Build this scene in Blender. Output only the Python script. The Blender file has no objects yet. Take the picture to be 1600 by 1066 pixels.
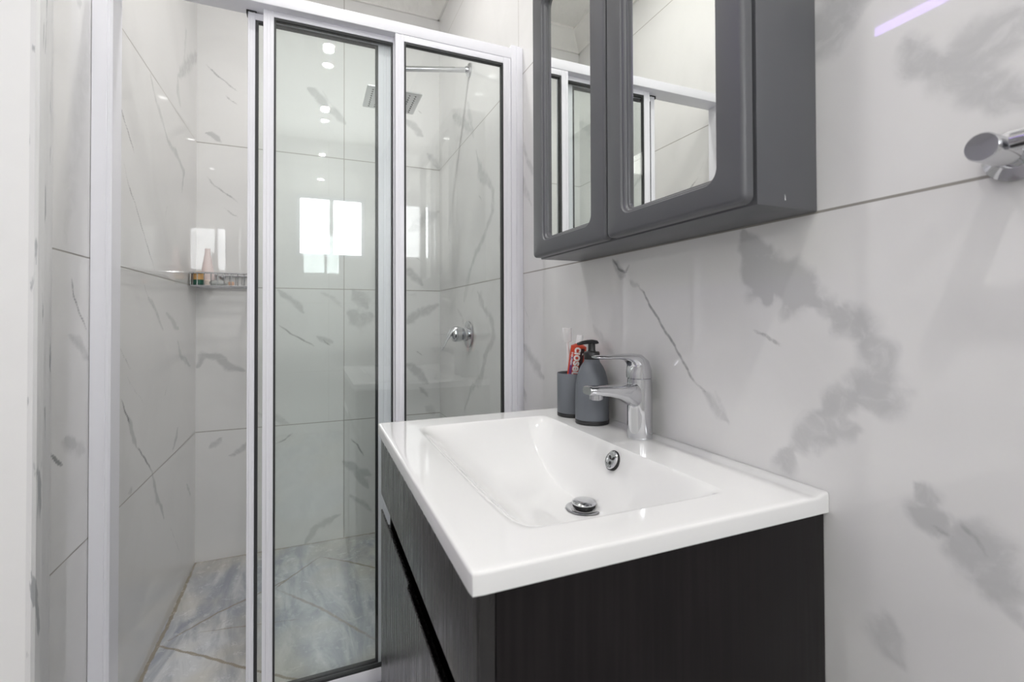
import bpy, bmesh, math, random
import numpy as np
from mathutils import Vector, Matrix

# ------------------------------------------------------------------ camera, world, exposure
scene = bpy.context.scene
COL = scene.collection
cam_data = bpy.data.cameras.new('camera')
cam = bpy.data.objects.new('camera', cam_data)
COL.objects.link(cam)
cam_data.sensor_fit = 'HORIZONTAL'
cam_data.sensor_width = 36.0
cam_data.lens = 747.64 * 36.0 / 1600.0
cam_data.shift_y = -46.37 / 1600.0
cam_data.clip_start = 0.02
rt = Vector((0.9227867, -0.3852963, -0.0033881))
up = Vector((-0.0014465, -0.0122571, 0.9999238))
fw = Vector((0.3853085, 0.9227115, 0.0118680))
cam.matrix_world = Matrix(((rt.x, up.x, -fw.x, -0.58256), (rt.y, up.y, -fw.y, 0.0),
                           (rt.z, up.z, -fw.z, 1.00308), (0, 0, 0, 1)))
cam_data.dof.use_dof = True
cam_data.dof.focus_distance = 1.05
cam_data.dof.aperture_fstop = 5.6
scene.camera = cam

world = bpy.data.worlds.new('world')
scene.world = world
world.use_nodes = True
world.node_tree.nodes['Background'].inputs[0].default_value = (0.9, 0.95, 1.0, 1)
world.node_tree.nodes['Background'].inputs[1].default_value = 1.0

scene.view_settings.view_transform = 'Standard'
scene.view_settings.look = 'None'
scene.view_settings.gamma = 1.0
scene.view_settings.use_curve_mapping = False
scene.view_settings.exposure = 0.08
try:
    cy = scene.cycles
    cy.caustics_reflective = False
    cy.caustics_refractive = False
    cy.max_bounces = 14
    cy.diffuse_bounces = 6
    cy.glossy_bounces = 8
    cy.transparent_max_bounces = 32
except Exception:
    pass

DOWNLIGHT = 860.0       # radiance of each ceiling downlight
FILL_LIGHT = 5.0        # radiance of the unseen fill panel added in the next room
WINDOWLIGHT = 14.0       # frosted daylight window

# ------------------------------------------------------------------ helpers
WL = {}


class MB:
    def __init__(self):
        self.bm = bmesh.new()

    def faces_from(self, verts, faces):
        vs = [self.bm.verts.new(v) for v in verts]
        out = []
        for f in faces:
            try:
                out.append(self.bm.faces.new([vs[i] for i in f]))
            except ValueError:
                pass
        return vs, out

    def box(self, x0, x1, y0, y1, z0, z1, bev=0.0, seg=2):
        v = [(x, y, z) for x in (x0, x1) for y in (y0, y1) for z in (z0, z1)]
        f = [(0, 1, 3, 2), (4, 6, 7, 5), (0, 4, 5, 1), (2, 3, 7, 6), (0, 2, 6, 4), (1, 5, 7, 3)]
        vs, fs = self.faces_from(v, f)
        if bev > 0:
            ed = list({e for fc in fs for e in fc.edges})
            bmesh.ops.bevel(self.bm, geom=ed, offset=bev, segments=seg, affect='EDGES', profile=0.5)
        return self

    def loft(self, loops, cap0=True, cap1=True, closed=False):
        rows = [[self.bm.verts.new(p) for p in lp] for lp in loops]
        n = len(rows[0])
        m = len(rows)
        for i in range(m if closed else m - 1):
            a, b = rows[i], rows[(i + 1) % m]
            for k in range(n):
                self.bm.faces.new((a[k], a[(k + 1) % n], b[(k + 1) % n], b[k]))
        if not closed:
            if cap0:
                self.bm.faces.new(list(reversed(rows[0])))
            if cap1:
                self.bm.faces.new(rows[-1])
        return self

    def tube(self, pts, r, seg=16, cap=True):
        pts = [Vector(p) for p in pts]
        n = len(pts)
        rr = r if isinstance(r, (list, tuple)) else [r] * n
        loops = []
        prev = None
        for i, p in enumerate(pts):
            if i == 0:
                t = pts[1] - p
            elif i == n - 1:
                t = p - pts[i - 1]
            else:
                t = (pts[i + 1] - p).normalized() + (p - pts[i - 1]).normalized()
            t.normalize()
            if prev is None:
                a = Vector((0, 0, 1)) if abs(t.z) < 0.9 else Vector((1, 0, 0))
                u = t.cross(a).normalized()
            else:
                u = (prev - t * prev.dot(t)).normalized()
            prev = u
            w = t.cross(u)
            loops.append([p + (u * math.cos(2 * math.pi * k / seg) + w * math.sin(2 * math.pi * k / seg)) * rr[i]
                          for k in range(seg)])
        return self.loft(loops, cap, cap)

    def lathe(self, prof, origin=(0, 0, 0), axis=(0, 0, 1), seg=48, cap=True):
        ax = Vector(axis).normalized()
        a = Vector((1, 0, 0)) if abs(ax.x) < 0.9 else Vector((0, 1, 0))
        u = ax.cross(a).normalized()
        w = ax.cross(u)
        o = Vector(origin)
        loops = []
        for r, h in prof:
            loops.append([o + ax * h + (u * math.cos(2 * math.pi * k / seg) + w * math.sin(2 * math.pi * k / seg)) * r
                          for k in range(seg)])
        return self.loft(loops, cap, cap)

    def build(self, name, m, parent=None, angle=35, base=None):
        bm = self.bm
        bmesh.ops.recalc_face_normals(bm, faces=bm.faces)
        off = Vector(base) if base is not None else (WL[parent.name] if parent else Vector((0, 0, 0)))
        if off.length > 0:
            bmesh.ops.translate(bm, verts=bm.verts, vec=-off)
        me = bpy.data.meshes.new(name)
        bm.to_mesh(me)
        bm.free()
        me.polygons.foreach_set('use_smooth', [True] * len(me.polygons))
        try:
            me.set_sharp_from_angle(angle=math.radians(angle))
        except Exception:
            pass
        for mm in (m if isinstance(m, (list, tuple)) else [m]):
            me.materials.append(mm)
        o = bpy.data.objects.new(name, me)
        COL.objects.link(o)
        if parent:
            o.parent = parent
        elif base is not None:
            o.location = off
        WL[o.name] = off
        return o


def tag(o, label=None, cat=None, group=None, kind=None):
    if label:
        o['label'] = label
    if cat:
        o['category'] = cat
    if group:
        o['group'] = group
    if kind:
        o['kind'] = kind
    return o


def thing(name, loc, label, cat, group=None):
    o = bpy.data.objects.new(name, None)
    o.empty_display_size = 0.05
    COL.objects.link(o)
    o.location = loc
    WL[o.name] = Vector(loc)
    return tag(o, label, cat, group)


def copy_tree(o, parent=None):
    c = o.copy()
    COL.objects.link(c)
    if parent:
        c.parent = parent
    WL[c.name] = WL[o.name].copy()
    for ch in list(o.children):
        copy_tree(ch, c)
    return c


def rrect(a0, a1, b0, b1, r, n=6):
    """rounded rectangle as a list of (a, b) going round once"""
    out = []
    for cx, cy_, s in ((a1 - r, b1 - r, 0), (a0 + r, b1 - r, 90), (a0 + r, b0 + r, 180), (a1 - r, b0 + r, 270)):
        for k in range(n + 1):
            t = math.radians(s + 90 * k / n)
            out.append((cx + r * math.cos(t), cy_ + r * math.sin(t)))
    return out


# ------------------------------------------------------------------ materials
def new_mat(name):
    m = bpy.data.materials.new(name)
    m.use_nodes = True
    nt = m.node_tree
    b = nt.nodes['Principled BSDF']
    return m, nt, b


def simple(name, col, rough=0.4, metal=0.0, coat=0.0, noise=0.0, nscale=40.0, bump=0.0, spec=None):
    m, nt, b = new_mat(name)
    b.inputs['Base Color'].default_value = (*col, 1)
    b.inputs['Roughness'].default_value = rough
    b.inputs['Metallic'].default_value = metal
    b.inputs['Coat Weight'].default_value = coat
    if spec is not None:
        b.inputs['Specular IOR Level'].default_value = spec
    tc = nt.nodes.new('ShaderNodeTexCoord')
    nz = nt.nodes.new('ShaderNodeTexNoise')
    nz.inputs['Scale'].default_value = nscale
    nz.inputs['Detail'].default_value = 4
    nt.links.new(tc.outputs['Object'], nz.inputs['Vector'])
    mx = nt.nodes.new('ShaderNodeMix')
    mx.data_type = 'RGBA'
    mx.inputs['A'].default_value = (*[c * (1 - noise) for c in col], 1)
    mx.inputs['B'].default_value = (*[min(1, c * (1 + noise)) for c in col], 1)
    nt.links.new(nz.outputs['Fac'], mx.inputs['Factor'])
    nt.links.new(mx.outputs['Result'], b.inputs['Base Color'])
    if bump > 0:
        bp = nt.nodes.new('ShaderNodeBump')
        bp.inputs['Strength'].default_value = 1.0
        bp.inputs['Distance'].default_value = bump
        nt.links.new(nz.outputs['Fac'], bp.inputs['Height'])
        nt.links.new(bp.outputs['Normal'], b.inputs['Normal'])
    return m


def emitter(name, col, strength):
    m, nt, b = new_mat(name)
    b.inputs['Base Color'].default_value = (0.8, 0.8, 0.8, 1)
    b.inputs['Emission Color'].default_value = (*col, 1)
    b.inputs['Emission Strength'].default_value = strength
    return m


class NT:
    """short-hand for building math in a node tree"""
    def __init__(self, nt):
        self.nt = nt

    def link(self, v, sock):
        if isinstance(v, (int, float)):
            sock.default_value = v
        else:
            self.nt.links.new(v, sock)

    def m(self, op, a, b=0.0, c=None, clamp=False):
        n = self.nt.nodes.new('ShaderNodeMath')
        n.operation = op
        n.use_clamp = clamp
        self.link(a, n.inputs[0])
        self.link(b, n.inputs[1])
        if c is not None:
            self.link(c, n.inputs[2])
        return n.outputs[0]

    def ramp(self, v, lo, hi, a=0.0, b=1.0):
        n = self.nt.nodes.new('ShaderNodeMapRange')
        n.interpolation_type = 'SMOOTHSTEP'
        self.link(v, n.inputs['Value'])
        n.inputs['From Min'].default_value = lo
        n.inputs['From Max'].default_value = hi
        n.inputs['To Min'].default_value = a
        n.inputs['To Max'].default_value = b
        return n.outputs['Result']

    def mixc(self, f, a, b):
        n = self.nt.nodes.new('ShaderNodeMix')
        n.data_type = 'RGBA'
        self.link(f, n.inputs['Factor'])
        for v, s in ((a, 'A'), (b, 'B')):
            if isinstance(v, tuple):
                n.inputs[s].default_value = (*v, 1)
            else:
                self.nt.links.new(v, n.inputs[s])
        return n.outputs['Result']

    def attr(self, name):
        n = self.nt.nodes.new('ShaderNodeAttribute')
        n.attribute_name = name
        return n.outputs['Fac']

    def noise(self, vec, scale, detail=4.0, dist=0.0, rough=0.5):
        n = self.nt.nodes.new('ShaderNodeTexNoise')
        n.inputs['Scale'].default_value = scale
        n.inputs['Detail'].default_value = detail
        n.inputs['Distortion'].default_value = dist
        n.inputs['Roughness'].default_value = rough
        self.nt.links.new(vec, n.inputs['Vector'])
        return n.outputs['Fac']


def marble_tile(name, axis, joint, period, zj=1.1329, zp=0.6, base=(0.76, 0.755, 0.75)):
    """polished marble-look wall tile; veins come from the wall's own attributes, joints from its coordinates"""
    m, nt, b = new_mat(name)
    N = NT(nt)
    tc = nt.nodes.new('ShaderNodeTexCoord')
    sp = nt.nodes.new('ShaderNodeSeparateXYZ')
    nt.links.new(tc.outputs['Object'], sp.inputs[0])
    u = sp.outputs[axis]
    z = sp.outputs[2]
    cloud = N.noise(tc.outputs['Object'], 3.0, 5.0, 1.2)
    fine = N.noise(tc.outputs['Object'], 38.0, 5.0, 0.8, 0.65)
    col = N.mixc(N.ramp(cloud, 0.42, 0.75, 0.0, 0.35), base, tuple(c * 0.86 for c in base))
    soft = N.attr('soft')
    softm = N.m('MULTIPLY', soft, N.ramp(fine, 0.25, 0.65, 0.62, 1.12), clamp=True)
    softm = N.ramp(softm, 0.04, 0.80)
    softm = N.m('MULTIPLY', softm, 0.66)
    col = N.mixc(softm, col, (0.45, 0.455, 0.46))
    thin = N.attr('thin')
    thinm = N.m('ADD', thin, N.m('MULTIPLY', N.m('SUBTRACT', fine, 0.5), 0.45))
    thinm = N.m('MULTIPLY', N.ramp(thinm, 0.3, 0.85), 0.85)
    col = N.mixc(thinm, col, (0.17, 0.175, 0.18))

    def line(coord, off, per, half):
        t = N.m('SUBTRACT', coord, off - per * 0.5)
        t = N.m('FLOORED_MODULO', t, per)
        t = N.m('ABSOLUTE', N.m('SUBTRACT', t, per * 0.5))
        return N.m('LESS_THAN', t, half)
    g = N.m('MAXIMUM', line(z, zj, zp, 0.0016), line(u, joint, period, 0.0014))
    col = N.mixc(g, col, (0.30, 0.285, 0.26))
    nt.links.new(col, b.inputs['Base Color'])
    nt.links.new(N.m('MULTIPLY_ADD', g, 0.5, 0.012), b.inputs['Roughness'])
    b.inputs['IOR'].default_value = 1.55
    return m


M = {}
M['tile_right'] = marble_tile('marble_tile_right', 1, 1.336, 1.2)
M['tile_left'] = marble_tile('marble_tile_left', 1, 1.10, 1.3)
M['tile_back'] = marble_tile('marble_tile_back', 0, -0.448, 0.6)
M['tile_rear'] = marble_tile('marble_tile_rear', 0, -0.448, 0.6)
M['aluminium'] = simple('white_powder_coated_aluminium', (0.80, 0.80, 0.85), 0.32, noise=0.01, coat=0.2)
M['gasket'] = simple('black_rubber_gasket', (0.025, 0.026, 0.028), 0.5, noise=0.1)
M['ceramic'] = simple('white_glazed_ceramic', (0.74, 0.74, 0.737), 0.07, noise=0.004, coat=0.4)
M['chrome'] = simple('polished_chrome', (0.62, 0.625, 0.645), 0.05, metal=1.0, noise=0.01)
M['steel'] = simple('satin_steel', (0.62, 0.63, 0.64), 0.28, metal=1.0, noise=0.03)
M['hole_shade'] = simple('painted_hole_shade', (0.012, 0.012, 0.012), 0.6)  # near-black that paints the shade of openings onto solid parts
M['grey_paint'] = simple('slate_grey_satin_paint', (0.088, 0.090, 0.098), 0.36, noise=0.03, nscale=12)
M['mirror'] = simple('mirror_silver', (0.86, 0.875, 0.85), 0.0, metal=1.0)
M['grey_soft'] = simple('matt_slate_plastic', (0.125, 0.137, 0.155), 0.5, noise=0.02)
M['black_plastic'] = simple('black_plastic', (0.014, 0.014, 0.015), 0.35, noise=0.05)
M['white_plastic'] = simple('white_plastic', (0.85, 0.84, 0.84), 0.35)
M['white_paint'] = simple('white_wall_paint', (0.84, 0.84, 0.835), 0.6, noise=0.01, nscale=6, bump=0.0004)
M['ceiling'] = simple('cream_ceiling_plaster', (0.80, 0.79, 0.765), 0.75, noise=0.04, nscale=30, bump=0.004)
M['trim_paint'] = simple('white_gloss_trim_paint', (0.82, 0.82, 0.815), 0.4, noise=0.02, nscale=20)


def wood(name, col, rough, spec, bump=0.00008):
    m, nt, b = new_mat(name)
    N = NT(nt)
    tc = nt.nodes.new('ShaderNodeTexCoord')
    mp = nt.nodes.new('ShaderNodeMapping')
    mp.inputs['Scale'].default_value = (160, 160, 5)
    nt.links.new(tc.outputs['Object'], mp.inputs['Vector'])
    f = N.noise(mp.outputs['Vector'], 1.0, 5.0, 0.3)
    c = N.mixc(N.ramp(f, 0.35, 0.7), tuple(x * 0.8 for x in col), tuple(x * 1.25 for x in col))
    nt.links.new(c, b.inputs['Base Color'])
    nt.links.new(N.ramp(f, 0.3, 0.7, rough - 0.05, rough + 0.08), b.inputs['Roughness'])
    bp = nt.nodes.new('ShaderNodeBump')
    bp.inputs['Distance'].default_value = bump
    b.inputs['Specular IOR Level'].default_value = spec
    nt.links.new(f, bp.inputs['Height'])
    nt.links.new(bp.outputs['Normal'], b.inputs['Normal'])
    return m


M['espresso'] = wood('espresso_wood_grain', (0.0095, 0.0079, 0.0082), 0.36, 0.16)
M['espresso_front'] = wood('espresso_wood_grain_satin_front', (0.013, 0.0118, 0.0118), 0.27, 0.5, 0.00001)


def shower_glass():
    m, nt, b = new_mat('clear_shower_glass')
    nt.nodes.remove(b)
    out = nt.nodes['Material Output']
    N = NT(nt)
    lw = nt.nodes.new('ShaderNodeLayerWeight')
    lw.inputs['Blend'].default_value = 0.5
    f = N.m('POWER', lw.outputs['Facing'], 5.0)
    f = N.m('MULTIPLY_ADD', f, 0.955, 0.045)
    tr = nt.nodes.new('ShaderNodeBsdfTransparent')
    tr.inputs['Color'].default_value = (0.968, 0.984, 0.978, 1)
    gl = nt.nodes.new('ShaderNodeBsdfGlossy')
    gl.inputs['Roughness'].default_value = 0.0
    gl.inputs['Color'].default_value = (1, 1, 1, 1)
    ms = nt.nodes.new('ShaderNodeMixShader')
    nt.links.new(f, ms.inputs['Fac'])
    nt.links.new(tr.outputs[0], ms.inputs[1])
    nt.links.new(gl.outputs[0], ms.inputs[2])
    nt.links.new(ms.outputs[0], out.inputs['Surface'])
    return m


M['glass'] = shower_glass()


def clear_plastic():
    m, nt, b = new_mat('milky_clear_plastic')
    b.inputs['Base Color'].default_value = (0.9, 0.88, 0.88, 1)
    b.inputs['Roughness'].default_value = 0.15
    b.inputs['Alpha'].default_value = 0.45
    return m


M['clear_plastic'] = clear_plastic()


def peeling():
    m, nt, b = new_mat('worn_white_door_frame_paint')
    N = NT(nt)
    tc = nt.nodes.new('ShaderNodeTexCoord')
    mp = nt.nodes.new('ShaderNodeMapping')
    mp.inputs['Scale'].default_value = (60, 60, 9)
    nt.links.new(tc.outputs['Object'], mp.inputs['Vector'])
    f = N.noise(mp.outputs['Vector'], 1.0, 4.0, 0.4)
    c = N.mixc(N.ramp(f, 0.60, 0.66), (0.72, 0.72, 0.72), (0.42, 0.43, 0.44))
    nt.links.new(c, b.inputs['Base Color'])
    b.inputs['Roughness'].default_value = 0.5
    bp = nt.nodes.new('ShaderNodeBump')
    bp.inputs['Distance'].default_value = 0.002
    nt.links.new(f, bp.inputs['Height'])
    nt.links.new(bp.outputs['Normal'], b.inputs['Normal'])
    return m


M['peeling'] = peeling()


def floor_mat():
    m, nt, b = new_mat('blue_grey_marble_floor_tile')
    N = NT(nt)
    tc = nt.nodes.new('ShaderNodeTexCoord')
    mp = nt.nodes.new('ShaderNodeMapping')
    mp.inputs['Rotation'].default_value = (0, 0, math.radians(20))
    mp.inputs['Scale'].default_value = (1.0, 0.28, 1.0)
    nt.links.new(tc.outputs['Object'], mp.inputs['Vector'])
    a = N.noise(mp.outputs['Vector'], 9.0, 7.0, 1.6, 0.62)
    d = N.noise(tc.outputs['Object'], 30.0, 6.0, 0.6, 0.7)
    col = N.mixc(N.ramp(a, 0.35, 0.68), (0.33, 0.35, 0.40), (0.62, 0.63, 0.65))
    col = N.mixc(N.ramp(d, 0.5, 0.75, 0.0, 0.35), col, (0.46, 0.47, 0.50))
    warm = N.noise(tc.outputs['Object'], 2.6, 3.0, 0.3)
    col = N.mixc(N.ramp(warm, 0.42, 0.6, 0.0, 0.55), col, (0.55, 0.51, 0.43))
    soft = N.m('MULTIPLY', N.attr('soft'), N.ramp(d, 0.3, 0.65, 0.5, 1.0), clamp=True)
    col = N.mixc(N.m('MULTIPLY', soft, 0.8), col, (0.27, 0.29, 0.34))
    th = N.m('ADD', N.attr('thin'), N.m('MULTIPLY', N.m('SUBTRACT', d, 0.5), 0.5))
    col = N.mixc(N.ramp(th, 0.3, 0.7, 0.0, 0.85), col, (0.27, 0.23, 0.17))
    nt.links.new(col, b.inputs['Base Color'])
    nt.links.new(N.ramp(d, 0.3, 0.7, 0.16, 0.30), b.inputs['Roughness'])
    return m


M['floor'] = floor_mat()
M['downlight'] = emitter('downlight_diffuser', (1.0, 0.985, 0.955), DOWNLIGHT)
M['fill_glow'] = emitter('fill_panel_glow', (1.0, 0.985, 0.96), FILL_LIGHT)
M['window_pane'] = emitter('frosted_daylight_pane', (0.95, 0.98, 1.0), WINDOWLIGHT)
M['led'] = emitter('violet_led_strip', (0.50, 0.32, 1.0), 9.0)

# ------------------------------------------------------------------ dimensions
W = 1.0251      # width of the bathroom (left wall at x = -W, right wall at x = 0)
D = 2.3225      # back wall of the shower
REAR = -1.85
CEIL = 2.57
T = 0.12

VEINS_RIGHT = [
 ('s',0.016,1.125,[(0.512,1.123),(0.505,1.095),(0.5,1.067),(0.493,1.039)]),
 ('s',0.03,1.1875,[(0.492,1.08),(0.479,1.051),(0.475,1.024)]),
 ('s',0.03,1.125,[(0.484,1.079),(0.46,1.059),(0.432,1.036),(0.406,1.021)]),
 ('s',0.012,0.75,[(0.512,1.123),(0.489,1.102),(0.469,1.084)]),
 ('s',0.015,0.6875,[(0.406,1.021),(0.387,1.008)]),
 ('s',0.028,0.75,[(0.387,1.008),(0.361,0.991),(0.347,0.977)]),
 ('s',0.02,0.6875,[(0.347,0.977),(0.338,0.959),(0.332,0.935),(0.336,0.916)]),
 ('s',0.026,0.75,[(0.331,0.942),(0.338,0.92),(0.355,0.909)]),
 ('s',0.02,0.6875,[(0.355,0.909),(0.38,0.898),(0.396,0.88)]),
 ('s',0.02,0.625,[(0.396,0.88),(0.419,0.851),(0.439,0.826)]),
 ('s',0.026,0.625,[(0.388,0.868),(0.421,0.843)]),
 ('s',0.016,0.5625,[(0.362,0.875),(0.396,0.861)]),
 ('s',0.018,0.625,[(0.439,0.826),(0.453,0.805),(0.444,0.794)]),
 ('t',0.003,0.36,[(0.441,0.834),(0.446,0.816),(0.456,0.8),(0.488,0.787)]),
 ('t',0.0035,0.585,[(0.5,0.985),(0.485,0.978),(0.472,0.971),(0.454,0.963)]),
 ('t',0.003,0.675,[(0.765,1.069),(0.743,1.046),(0.718,1.015),(0.675,0.967),(0.644,0.932),(0.622,0.901),(0.591,0.882)]),
 ('s',0.012,0.5,[(0.594,0.886),(0.567,0.858),(0.545,0.84)]),
 ('s',0.006,0.375,[(0.57,0.885),(0.552,0.86),(0.545,0.84)]),
 ('s',0.01,0.75,[(0.844,1.12),(0.821,1.099),(0.799,1.089)]),
 ('t',0.004,0.72,[(0.846,1.124),(0.825,1.102),(0.801,1.093),(0.787,1.106)]),
 ('s',0.006,0.5,[(0.785,1.079),(0.759,1.063)]),
 ('s',0.016,0.75,[(0.299,1.287),(0.298,1.275),(0.29,1.265),(0.275,1.255)]),
 ('s',0.028,0.6875,[(0.272,1.25),(0.259,1.252),(0.247,1.252)]),
 ('s',0.03,0.625,[(0.259,1.252),(0.24,1.257),(0.222,1.262),(0.205,1.27)]),
 ('s',0.022,0.625,[(0.259,1.245),(0.243,1.222),(0.227,1.203),(0.21,1.188)]),
 ('s',0.035,0.75,[(0.407,1.345),(0.39,1.361),(0.375,1.371),(0.36,1.385)]),
 ('s',0.012,0.6875,[(0.301,0.822),(0.29,0.818),(0.286,0.807)]),
 ('s',0.015,0.875,[(0.296,0.798),(0.288,0.793),(0.277,0.787)]),
 ('t',0.003,0.54,[(0.288,0.791),(0.279,0.786),(0.271,0.784)]),
 ('s',0.03,0.75,[(0.267,0.783),(0.253,0.78),(0.241,0.773)]),
 ('s',0.025,0.75,[(0.245,0.777),(0.239,0.765),(0.236,0.749)]),
 ('t',0.003,0.45,[(0.265,0.804),(0.262,0.797),(0.253,0.791),(0.243,0.777)]),
 ('s',0.012,0.625,[(0.265,0.799),(0.25,0.793),(0.23,0.795)]),
 ('s',0.01,0.5,[(0.236,0.749),(0.226,0.74),(0.216,0.724)]),
 ('s',0.02,0.5,[(0.329,0.676),(0.333,0.646),(0.319,0.634)]),
 ('t',0.003,0.45,[(1.32,1.052),(1.274,1.004),(1.261,0.948)]),
 ('s',0.02,0.625,[(1.307,0.927),(1.262,0.883),(1.202,0.861),(1.179,0.834)]),
 ('s',0.012,0.5,[(1.322,0.801),(1.29,0.749)]),
 ('s',0.012,0.5,[(1.301,1.521),(1.256,1.44),(1.214,1.383)]),
 ('s',0.012,0.4375,[(1.311,1.437),(1.284,1.373),(1.249,1.327)]),
 ('s',0.012,0.375,[(0.927,0.982),(0.888,0.954),(0.841,0.916)]),
 ('t',0.006,0.45,[(1.836,1.962),(1.916,1.849),(1.993,1.712),(2.045,1.572)]),
 ('t',0.004,0.45,[(2.045,1.572),(2.098,1.425),(2.142,1.359),(2.036,1.287)]),
 ('t',0.004,0.36,[(2.107,1.704),(2.075,1.608),(2.014,1.55)]),
 ('s',0.03,0.5625,[(1.718,1.588),(1.689,1.531),(1.598,1.483)]),
 ('s',0.016,0.5625,[(1.748,1.647),(1.718,1.576),(1.566,1.452),(1.566,1.374),(1.662,1.299),(1.751,1.251),(1.816,1.196),(1.85,1.147)]),
 ('t',0.004,0.54,[(1.719,1.466),(1.682,1.436)]),
 ('t',0.004,0.36,[(1.956,1.522),(1.84,1.391),(1.767,1.303)]),
 ('s',0.018,0.5625,[(1.73,1.102),(1.671,1.04),(1.57,0.982),(1.557,0.938),(1.658,0.852),(1.695,0.778),(1.828,0.712),(1.907,0.621)]),
 ('s',0.025,0.5,[(1.722,1.09),(1.664,1.04)]),
 ('s',0.03,0.5,[(2.073,1.911),(1.935,1.829),(1.82,1.747)]),
 ('s',0.02,0.4375,[(1.862,1.88),(1.82,1.798),(1.78,1.707)]),
 ('s',0.012,0.375,[(1.505,1.275),(1.488,1.229)]),
 ('s',0.01,0.4375,[(2.008,1.033),(1.941,1.005),(1.905,0.952)]),
 ('s',0.03,0.375,[(1.913,1.072),(1.825,1.197)]),
]
VEINS_SHADE_LEFT = [
 ('t',0.003,0.4375,[(1.417,1.605),(1.446,1.563)]),
 ('t',0.003,0.6875,[(1.45,1.549),(1.503,1.506),(1.555,1.466),(1.575,1.447)]),
 ('t',0.004,0.625,[(1.5,1.398),(1.533,1.35),(1.588,1.311),(1.631,1.267),(1.7,1.204),(1.769,1.145)]),
 ('s',0.01,0.56,[(1.708,1.727),(1.773,1.668),(1.864,1.612)]),
 ('s',0.012,0.8,[(1.842,1.625),(1.894,1.591),(1.999,1.582),(2.119,1.552),(2.082,1.466)]),
 ('s',0.028,0.56,[(2.346,2.177),(2.312,2.084),(2.131,1.951),(2.02,1.863)]),
 ('s',0.02,0.48,[(2.02,1.863),(2.021,1.806),(2.058,1.775)]),
 ('s',0.012,0.4,[(2.176,2.235),(2.128,2.059),(2.111,1.965)]),
 ('t',0.004,0.4375,[(1.747,1.327),(1.779,1.31)]),
 ('t',0.004,0.4375,[(1.898,1.383),(1.869,1.327)]),
 ('t',0.003,0.5,[(1.452,0.952),(1.491,0.919),(1.551,0.873),(1.576,0.865)]),
 ('t',0.003,0.4375,[(1.491,0.878),(1.587,0.809),(1.65,0.773),(1.697,0.723)]),
 ('t',0.004,0.75,[(1.493,0.798),(1.516,0.766),(1.554,0.726)]),
 ('s',0.01,0.96,[(1.539,0.741),(1.579,0.69),(1.605,0.655)]),
 ('t',0.004,0.75,[(1.605,0.655),(1.67,0.606),(1.748,0.543)]),
 ('s',0.012,0.88,[(1.748,0.543),(1.781,0.468),(1.843,0.397),(1.873,0.355)]),
 ('t',0.003,0.5,[(1.933,0.315),(2.017,0.221),(2.108,0.124)]),
 ('s',0.012,0.72,[(2.044,0.613),(2.01,0.57),(1.977,0.545)]),
 ('s',0.008,0.64,[(2.181,0.371),(2.245,0.3)]),
 ('s',0.01,0.56,[(1.547,0.547),(1.576,0.546)]),
 ('t',0.003,0.4375,[(1.909,0.785),(1.865,0.739)]),
 ('t',0.003,0.4375,[(1.837,0.753),(1.837,0.729)]),
 ('s',0.01,0.72,[(1.702,1.064),(1.784,1.018),(1.854,0.967)]),
 ('s',0.012,0.72,[(1.89,1.018),(1.985,0.986),(2.055,0.962)]),
 ('s',0.012,0.72,[(2.038,0.917),(2.094,0.855),(2.235,0.819)]),
 ('t',0.004,0.5,[(1.633,1.124),(1.702,1.064),(1.819,0.998)]),
 ('t',0.004,0.75,[(1.217,1.081),(1.229,1.045),(1.255,1.013),(1.286,0.98)]),
 ('s',0.012,0.64,[(1.208,0.969),(1.256,0.947),(1.297,0.918)]),
 ('s',0.012,0.96,[(1.198,0.772),(1.222,0.758),(1.24,0.745)]),
 ('t',0.004,1,[(1.141,0.751),(1.166,0.733),(1.183,0.722)]),
 ('s',0.02,0.48,[(1.19,0.765),(1.275,0.725)]),
 ('s',0.012,0.56,[(1.23,1.651),(1.254,1.654)]),
 ('t',0.003,0.375,[(1.766,0.236),(1.786,0.183),(1.849,0.105)]),
 ('s',0.03,0.288,[(1.304,1.64),(1.263,1.468),(1.222,1.296),(1.189,1.156)]),  # slanted shadow stripe by the post, painted in among the veins
]
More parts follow.
